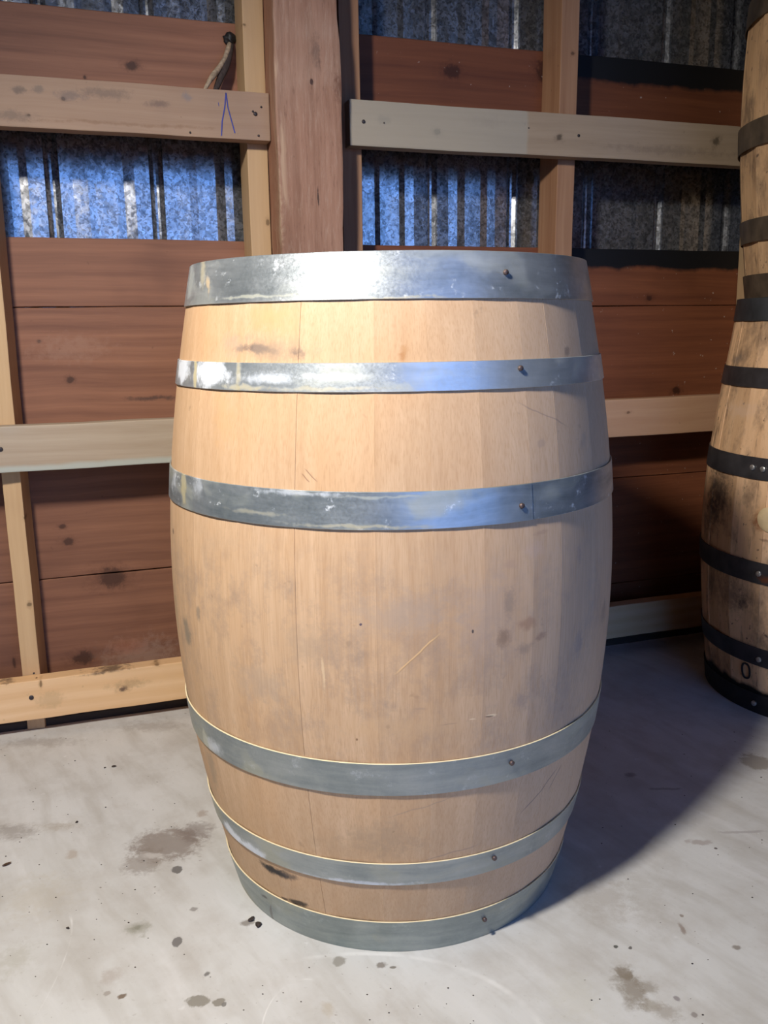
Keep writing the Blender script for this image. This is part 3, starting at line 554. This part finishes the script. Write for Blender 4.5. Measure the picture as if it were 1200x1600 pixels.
        u = k.ma('ADD', k.ma('MULTIPLY', tx, ca), k.ma('MULTIPLY', tz, sa)); w_ = k.ma('SUBTRACT', k.ma('MULTIPLY', tz, ca), k.ma('MULTIPLY', tx, sa))
        w_ = k.ma('ADD', w_, k.ma('MULTIPLY', k.ma('SUBTRACT', k.noise(k.tc, 25, 2), 0.5), 0.008))
        f = k.ma('MULTIPLY', k.mr(k.ma('ABSOLUTE', u), L*0.6, L, a, 0), k.mr(k.ma('ABSOLUTE', w_), wd*0.5, wd*1.3, 1, 0))
        f = k.ma('MULTIPLY', f, k.mr(k.vm('LENGTH', d), L*1.3, L*1.6, 1, 0))
        col = k.mix(f, col, c)
    return col
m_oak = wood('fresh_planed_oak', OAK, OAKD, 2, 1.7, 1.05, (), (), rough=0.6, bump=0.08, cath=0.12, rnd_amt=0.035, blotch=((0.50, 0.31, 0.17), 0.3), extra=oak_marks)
m_oak_head = wood('plain_oak_head', OAK, OAKD, 0, 1.2, 0.7, cath=0.1)

def hoop_mat(name, base, dark, rough=(0.3, 0.5), metal=0.85, green=0.5, white=0.5, spots=(), edge=None):
    k = M(name); v = k.tc; x = k.sep(v)
    lon = k.noise(k.vm('MULTIPLY', k.warp(v, 6, 0.03), (7, 7, 70)), 1.0, 4, 0.6)
    blo = k.noise(k.warp(v, 12, 0.05, 3), 15, 5, 0.65); fine = k.noise(v, 260, 3, 0.7)
    col = k.mix(k.mr(k.ma('ADD', k.ma('MULTIPLY', lon, 0.5), k.ma('MULTIPLY', blo, 0.5)), 0.36, 0.62), dark, base)
    gn = k.noise(k.vm('ADD', k.vm('MULTIPLY', k.warp(v, 9, 0.08, 3), (1, 1, 2.2)), (2, 5, 1)), 9, 3, 0.5)
    gf = k.mr(gn, 0.50, 0.66, 0, green, True); col = k.mix(gf, col, (0.42, 0.40, 0.27))
    wn = k.noise(k.vm('ADD', k.vm('MULTIPLY', v, (1, 1, 1.0)), (7, 1, 3)), 34, 6, 0.75)
    wf = k.mr(wn, 0.60, 0.68, 0, white); 
    col = k.mix(wf, col, (0.80, 0.83, 0.86))
    kv = k.warp(v, 40, 0.01, 3)
    rs = k.ma('MAXIMUM', gf, wf)
    for c, r, cc, a, so in spots:
        col = k.spot(col, kv, c, r, cc, a, so); rs = k.ma('MAXIMUM', rs, k.lastf)
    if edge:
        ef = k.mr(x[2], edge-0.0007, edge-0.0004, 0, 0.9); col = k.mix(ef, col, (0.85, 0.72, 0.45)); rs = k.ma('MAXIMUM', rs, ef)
    k.bump(k.ma('ADD', fine, k.ma('MULTIPLY', blo, 1.0)), 0.12, 0.0006)
    me = k.ma('SUBTRACT', metal, k.ma('MULTIPLY', rs, 0.75)); ro = k.ma('ADD', k.mr(fine, 0.3, 0.7, rough[0], rough[1]), k.ma('MULTIPLY', rs, 0.2))
    return k.fin(col, ro, me)
STEEL, STEELD = (0.60, 0.62, 0.63), (0.36, 0.38, 0.40)
YEL = (0.50, 0.42, 0.22); WHT = (0.82, 0.86, 0.92)
h1 = hoop_mat('bright_top_hoop_steel', (0.60, 0.64, 0.66), (0.34, 0.38, 0.40), (0.28, 0.42), 0.75, 0.25, 0.55,
              [(B(318, 425), (0.006, 0.05, 0.028), (0.50, 0.42, 0.24), 0.6, 0.7), (B(300, 440), (0.012, 0.05, 0.03), (0.36, 0.38, 0.34), 0.6, 0.8), (B(326, 445), (0.004, 0.05, 0.015), (0.6, 0.42, 0.2), 0.7, 0.7), (B(400, 463), (0.1, 0.06, 0.002), (0.45, 0.43, 0.28), 0.5, 0.8), (B(620, 465), (0.06, 0.06, 0.002), YEL, 0.5, 0.8)])
h2 = hoop_mat('white_bloomed_hoop_steel', (0.58, 0.62, 0.64), (0.40, 0.45, 0.48), (0.3, 0.45), 0.68, 0.35, 0.5,
              [(B(288, 578), (0.024, 0.05, 0.022), WHT, 0.8, 0.5), (B(330, 583), (0.036, 0.06, 0.020), WHT, 0.8, 0.5), (B(306, 580), (0.0035, 0.04, 0.03), YEL, 0.85, 0.4), (B(373, 580), (0.004, 0.04, 0.03), YEL, 0.6, 0.6), (B(420, 590), (0.05, 0.06, 0.008), WHT, 0.5, 0.9), (B(500, 608), (0.1, 0.06, 0.003), YEL, 0.45, 0.8), (B(520, 590), (0.06, 0.06, 0.005), (0.75, 0.78, 0.8), 0.5, 0.9), (B(380, 605), (0.05, 0.06, 0.004), YEL, 0.6, 0.7)])
h3 = hoop_mat('mottled_bilge_hoop_steel', (0.46, 0.51, 0.54), (0.24, 0.29, 0.32), (0.3, 0.45), 0.70, 0.40, 0.75,
              [(B(288, 755), (0.007, 0.05, 0.03), YEL, 0.7, 0.7), (B(275, 750), (0.012, 0.03, 0.02), WHT, 0.5, 0.9), (B(310, 755), (0.010, 0.03, 0.02), WHT, 0.4, 0.9), (B(400, 800), (0.05, 0.05, 0.003), YEL, 0.4, 0.8), (B(560, 822), (0.10, 0.06, 0.0025), YEL, 0.5, 0.8), (B(600, 776), (0.08, 0.06, 0.002), (0.5, 0.5, 0.38), 0.4, 0.8), (B(470, 770), (0.06, 0.06, 0.004), WHT, 0.5, 0.8)])
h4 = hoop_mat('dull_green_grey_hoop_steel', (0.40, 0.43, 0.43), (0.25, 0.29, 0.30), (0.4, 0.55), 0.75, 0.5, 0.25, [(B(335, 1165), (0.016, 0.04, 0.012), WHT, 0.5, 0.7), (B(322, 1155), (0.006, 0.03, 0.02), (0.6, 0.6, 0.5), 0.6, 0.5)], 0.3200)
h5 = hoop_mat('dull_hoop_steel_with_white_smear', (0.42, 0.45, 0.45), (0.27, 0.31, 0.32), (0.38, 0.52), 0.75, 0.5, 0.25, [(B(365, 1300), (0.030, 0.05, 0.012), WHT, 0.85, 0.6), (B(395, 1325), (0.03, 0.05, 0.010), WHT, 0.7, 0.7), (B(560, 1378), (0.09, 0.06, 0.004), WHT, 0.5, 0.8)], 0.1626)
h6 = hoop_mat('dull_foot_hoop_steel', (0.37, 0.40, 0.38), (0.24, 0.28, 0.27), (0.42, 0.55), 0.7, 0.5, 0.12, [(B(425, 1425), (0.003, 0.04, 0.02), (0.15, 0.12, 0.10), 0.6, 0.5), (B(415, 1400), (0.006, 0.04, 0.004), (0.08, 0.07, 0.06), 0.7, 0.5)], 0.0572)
jd = [-51.8, -35.0, -20.5, -3.2, 8.5, 19.7, 31.8, 40.4, 54.9, 66.5]
a = 66.5
while a < 360-51.8-8: a += random.choice((9.5, 11.0, 13.0, 15.0)); jd.append(min(a, 360-51.8-7))
joints = [math.radians(x) for x in sorted(set(jd))]
hoopsA = [(0.8942, 0.950), (0.7872, 0.8214), (0.6252, 0.6708), (0.2724, 0.3200), (0.1253, 0.1626), (0.0, 0.0572)]
rv = [((28.8, 0.925),), ((30.4, 0.811),), ((28.5, 0.645),), ((27.9, 0.300),), ((26.5, 0.149),), ((27.0, 0.036),)]
rvA = [[(math.radians(t), z, 0.0034) for t, z in q] for q in rv]
lapsA = [math.radians(t) for t in (150, 154, 31.5, 152, 151, 151)]
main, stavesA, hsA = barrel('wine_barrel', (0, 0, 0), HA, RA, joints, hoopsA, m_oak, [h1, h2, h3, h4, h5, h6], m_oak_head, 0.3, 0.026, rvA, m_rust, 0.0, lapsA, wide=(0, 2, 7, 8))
tag(main, 'large pale new oak barrel with six galvanised hoops, alone in the middle', 'barrel')
for h, t in zip(hsA, ('bright shiny top hoop', 'hoop with chalky white bloom and yellow streaks', 'mottled hoop above the bilge', 'dull green-grey hoop', 'dull hoop with a white smear', 'broad dull foot hoop')): h['label'] = t

# --- the two old barrels stacked at the right
ZL = [0, .04, .095, .145, .295, .34, .45, .535, .58, .725, .765, .865, .915]; RL_ = [.2735, .281, .287, .2925, .303, .3055, .306, .303, .300, .2795, .2745, .2605, .258]
pl = np.polyfit(ZL, RL_, 4); 
def RB(z): return np.polyval(pl, z) if isinstance(z, np.ndarray) else float(np.polyval(pl, z))
HB = 0.915; LB = (1.05, 0.657)
def BB(x, y): return tuple(on_barrel(x, y, LB, RB))
def old_marks(spots, sc_=1.0, char=None):
    def fn(k, col, v):
        x = k.sep(k.warp(k.tc, 22, 0.035, 6))
        d = k.noise(k.vm('MULTIPLY', k.tc, (1, 1, 0.6)), 13, 5, 0.7); col = k.mix(k.mr(d, 0.47, 0.66, 0, 0.75), col, (0.13, 0.085, 0.055))
        d = k.noise(k.vm('MULTIPLY', k.vm('ADD', k.tc, (3, 3, 3)), (60, 60, 8)), 1.0, 4, 0.7); col = k.mix(k.mr(d, 0.58, 0.70, 0, 0.7), col, (0.10, 0.06, 0.04))
        s2 = k.noise(k.tc, 60, 3, 0.6); col = k.mix(k.mr(s2, 0.66, 0.72, 0, 0.8), col, (0.07, 0.045, 0.035))
        for c, r, cc, al, so in spots: col = k.spot(col, v, c, r, cc, al, so)
        if char is not None: col = k.mix(k.mr(x[2], char, char+0.012, 1, 0), col, (0.008, 0.007, 0.007))
        return col
    return fn
bspots = [(BB(1120, 770), (0.06, 0.06, 0.06), (0.08, 0.055, 0.04), 0.85, 0.9), (BB(1110, 800), (0.03, 0.05, 0.05), (0.06, 0.04, 0.03), 0.7, 0.9), (BB(1160, 940), (0.012, 0.03, 0.02), (0.06, 0.045, 0.035), 0.8, 0.8), (BB(1140, 930), (0.04, 0.06, 0.04), (0.16, 0.10, 0.065), 0.6, 0.9),
          (BB(1155, 640), (0.05, 0.06, 0.02), (0.62, 0.42, 0.28), 0.6, 0.9), (BB(1185, 815), (0.012, 0.03, 0.02), (0.25, 0.08, 0.03), 0.8, 0.8), (BB(1195, 845), (0.012, 0.03, 0.004), (0.2, 0.09, 0.05), 0.6, 0.8), (BB(1152, 560), (0.02, 0.04, 0.012), (0.14, 0.11, 0.09), 0.6, 0.9)]
m_old = wood('weathered_orange_oak', (0.86, 0.56, 0.32), (0.62, 0.36, 0.18), 2, 1.0, 0.8, (), (), rough=0.7, bump=0.35, cath=0.1, rnd_amt=0.22, extra=old_marks(bspots, 1, 0.056))
m_old2 = wood('weathered_brown_oak', (0.60, 0.39, 0.21), (0.38, 0.22, 0.11), 2, 1.0, 0.9, (), (), rough=0.75, bump=0.4, cath=0.1, rnd_amt=0.3, extra=old_marks([], 1, None))
m_blackhoop = simple('black_painted_hoop_steel', (0.055, 0.052, 0.054), 0.42, 0.5, 0.35, 25, 0.1)
m_blueblack = simple('blue_black_hoop_steel', (0.050, 0.056, 0.060), 0.45, 0.5, 0.35, 25, 0.1)
kk = M('black_hoop_steel_with_rust'); f_ = kk.noise(kk.tc, 20, 4, 0.6); cc_ = kk.mix(kk.mr(f_, 0.4, 0.6), (0.045, 0.043, 0.045), (0.075, 0.068, 0.066))
cc_ = kk.spot(cc_, kk.warp(kk.tc, 20, 0.02), BB(1198, 905), (0.02, 0.03, 0.012), (0.22, 0.07, 0.025), 0.8, 0.8); m_rusthoop = kk.fin(cc_, 0.5, 0.4)
m_tarhoop = simple('tarred_foot_hoop', (0.014, 0.012, 0.012), 0.65, 0.1, 0.5, 60, 0.9)
m_brownhoop = simple('brown_rusty_hoop_steel', (0.085, 0.062, 0.040), 0.6, 0.3, 0.45, 22, 0.25)
def irregular(n, seed, start=0.0):
    r = random.Random(seed); ws = [r.uniform(0.7, 1.4) for _ in range(n)]; t = sum(ws); out = []; a = start
    for q in ws: out.append(a); a += 2*PI*q/t
    return out
def angl(x, y, c=LB, R=RB, z0=0.0):
    P = on_barrel(x, y, c, R, z0); return math.atan2(P[0], -P[1]), P[2]
def rr_(pts, r=0.0062): return [(*angl(x, y), r) for x, y in pts]
hoopsB = [(0.866, 0.915), (0.7255, 0.7675), (0.5335, 0.580), (0.308, 0.3555), (0.117, 0.1595), (0.0, 0.048)]
rvB = [[], [], rr_(((1178, 730), (1194, 733))), rr_(((1187, 896),)), rr_(((1187, 1030),)), rr_(((1180, 1098),))]
low, stB, hsB = barrel('whisky_barrel', (LB[0], LB[1], 0), HB, RB, irregular(26, 5, 0.1), hoopsB, m_old, [m_blueblack, m_blackhoop, m_blackhoop, m_rusthoop, m_blackhoop, m_tarhoop], m_old2, 0.7, 0.025, rvB, m_bolt, 0.0012, 1.9)
tag(low, 'old orange-brown stained barrel with black hoops, standing on the floor under another barrel', 'barrel', 'old barrels stacked at the right')
hsB[5]['label'] = 'tar-black foot hoop'
# bung in the side of the lower barrel
P = np.array(BB(1203, 812)); az = math.atan2(P[0], -P[1]); n = Vector((math.sin(az), -math.cos(az), 0)); r0 = RB(P[2])
bung = obj('bung', disc_bm(n*(r0+0.0005)+Vector((0, 0, float(P[2]))), n, 0.027, 0.006, 28), simple('pale_bung_wood', (0.70, 0.52, 0.28), 0.6, 0, 0.12, 60), low, True, 40); bung['label'] = 'pale round bung'
# stencilled letter O near the foot
ao, zo = angl(1165, 1048); bm = bmesh.new(); N = 28; rin = []; rou = []
for i in range(N):
    t = 2*PI*i/N
    for lst, a_, b_, dr_ in ((rou, 0.0125, 0.0195, 0.0012), (rin, 0.0085, 0.0155, 0.0012)):
        u, q = a_*math.copysign(abs(math.cos(t))**0.8, math.cos(t)), b_*math.copysign(abs(math.sin(t))**0.8, math.sin(t)); zz = zo+q; aa = ao+u/RB(zz); r = RB(zz)+dr_*0.6
        lst.append((bm.verts.new((r*math.sin(aa), -r*math.cos(aa), zz)), bm.verts.new(((r-0.002)*math.sin(aa), -(r-0.002)*math.cos(aa), zz))))
for i in range(N):
    j = (i+1) % N
    bm.faces.new((rou[i][0], rou[j][0], rin[j][0], rin[i][0])); bm.faces.new((rou[i][1], rin[i][1], rin[j][1], rou[j][1]))
    bm.faces.new((rou[i][0], rou[i][1], rou[j][1], rou[j][0])); bm.faces.new((rin[i][0], rin[j][0], rin[j][1], rin[i][1]))
lt = obj('letter_mark', bm, m_black, low); lt['label'] = 'black letter O'
# upper barrel
UB = (1.07, 0.66); UZ = 0.9155
ZU = [0, .05, .118, .166, .311, .362, .457, .57, .62, .75, .80, .865, .915]; RU_ = [.259, .264, .2745, .2805, .2925, .295, .2965, .293, .290, .2785, .2725, .264, .259]
pu = np.polyfit(ZU, RU_, 4)
def RU(z): return np.polyval(pu, z) if isinstance(z, np.ndarray) else float(np.polyval(pu, z))
hoopsU = [(0.866, 0.915), (0.752, 0.797), (0.566, 0.620), (0.3105, 0.3645), (0.1185, 0.1665), (0.0, 0.0505)]
upb, stU, hsU = barrel('whisky_barrel', (UB[0], UB[1], UZ), 0.915, RU, irregular(24, 11, 0.3), hoopsU, m_old2, m_brownhoop, m_old2, 0.9, 0.025, (), m_bolt, 0.003, 1.9)
tag(upb, 'old brown barrel with rusty brown hoops, standing on top of another barrel', 'barrel', 'old barrels stacked at the right')

# ------------------------------------------------------------------ litter on the floor
def leaf(name, x, y, L, wd, rot, mat, label, cat, curl=0.25):
    p = on_floor(x, y); bm = bmesh.new(); N = 8; rows = []
    for i in range(N+1):
        t = i/N; ww = wd*math.sin(PI*min(1, t*0.95+0.04))**0.8; zc = 0.001+curl*L*0.5*(t-0.5)**2*2
        rows.append([bm.verts.new(((t-0.5)*L, q*ww, zc+abs(q)*ww*0.5)) for q in (-0.5, 0, 0.5)])
    for a, b in zip(rows[:-1], rows[1:]):
        for q in range(2): bm.faces.new((a[q], a[q+1], b[q+1], b[q]))
    bmesh.ops.solidify(bm, geom=bm.faces[:], thickness=0.0007)
    o = obj(name, bm, mat, None, True, 50); o.location = (p[0], p[1], 0.0006); o.rotation_euler = (0, 0, rot); tag(o, label, cat); return o
m_leaf = simple('dry_brown_leaf', (0.16, 0.09, 0.045), 0.7, 0, 0.4, 200)
m_clod = simple('dark_dirt_crumb', (0.045, 0.032, 0.025), 0.9, 0, 0.5, 300, 0.5)
leaf('leaf', 11, 1352, 0.016, 0.006, 0.8, m_leaf, 'small dry brown leaf on the concrete at the far left', 'leaf')
def crumb(x, y, r, label, seed, name='dirt_crumb', cat='dirt'):
    rg = random.Random(seed); p = on_floor(x, y); bm = bmesh.new(); bmesh.ops.create_icosphere(bm, subdivisions=2, radius=r)
    ph = [rg.uniform(0, 6) for _ in range(4)]
    for v in bm.verts:
        f = 1+0.35*math.sin(v.co.x/r*2.3+ph[0])*math.sin(v.co.y/r*2.9+ph[1])+0.2*math.sin(v.co.z/r*4+ph[2]); v.co *= f; v.co.z *= 0.4; v.co.x *= 1.25
    zm = min(v.co.z for v in bm.verts)
    for v in bm.verts: v.co.z -= zm
    o = obj(name, bm, m_clod, None, True); o.location = (p[0], p[1], 0.0002); o.rotation_euler = (0, 0, ph[3]); tag(o, label, cat, 'crumbs of dirt on the floor'); return o
crumb(404, 1446, 0.0045, 'dark crumb of dirt just left of the pale barrel foot hoop', 1)
crumb(393, 1438, 0.0042, 'flat dark crumb of dirt touching a grey stain left of the pale barrel', 2)
crumb(178, 1198, 0.0032, 'larger of two black crumbs on the floor between wall and pale barrel', 3)
crumb(164, 1200, 0.0020, 'smaller of two black crumbs on the floor between wall and pale barrel', 4)
crumb(106, 1451, 0.0022, 'tiny black crumb alone on the concrete low on the left', 5)
crumb(120, 1285, 0.0026, 'small dark crumb, rightmost of the scatter at the left edge', 6)
sb = bmesh.new(); rg = random.Random(9)
for i in range(170):
    x, y = rg.uniform(-20, 1220), rg.uniform(1130, 1620)
    if 300 < x < 930 and y < 1500: continue
    p = on_floor(x, y); r = rg.uniform(0.0005, 0.0013)
    mt = Matrix.Translation((p[0], p[1], r*0.3)) @ Matrix.Diagonal((1.4, 1, 0.5, 1))
    if math.hypot(p[0]-LB[0], p[1]-LB[1]) < 0.3 or p[1] > 0.62 or math.hypot(p[0], p[1]) < .29: continue
    bmesh.ops.create_icosphere(sb, subdivisions=1, radius=r, matrix=mt)
so_ = obj('floor_grit', sb, m_clod); tag(so_, 'fine dark grit scattered over the concrete floor', 'dirt', None, 'stuff')
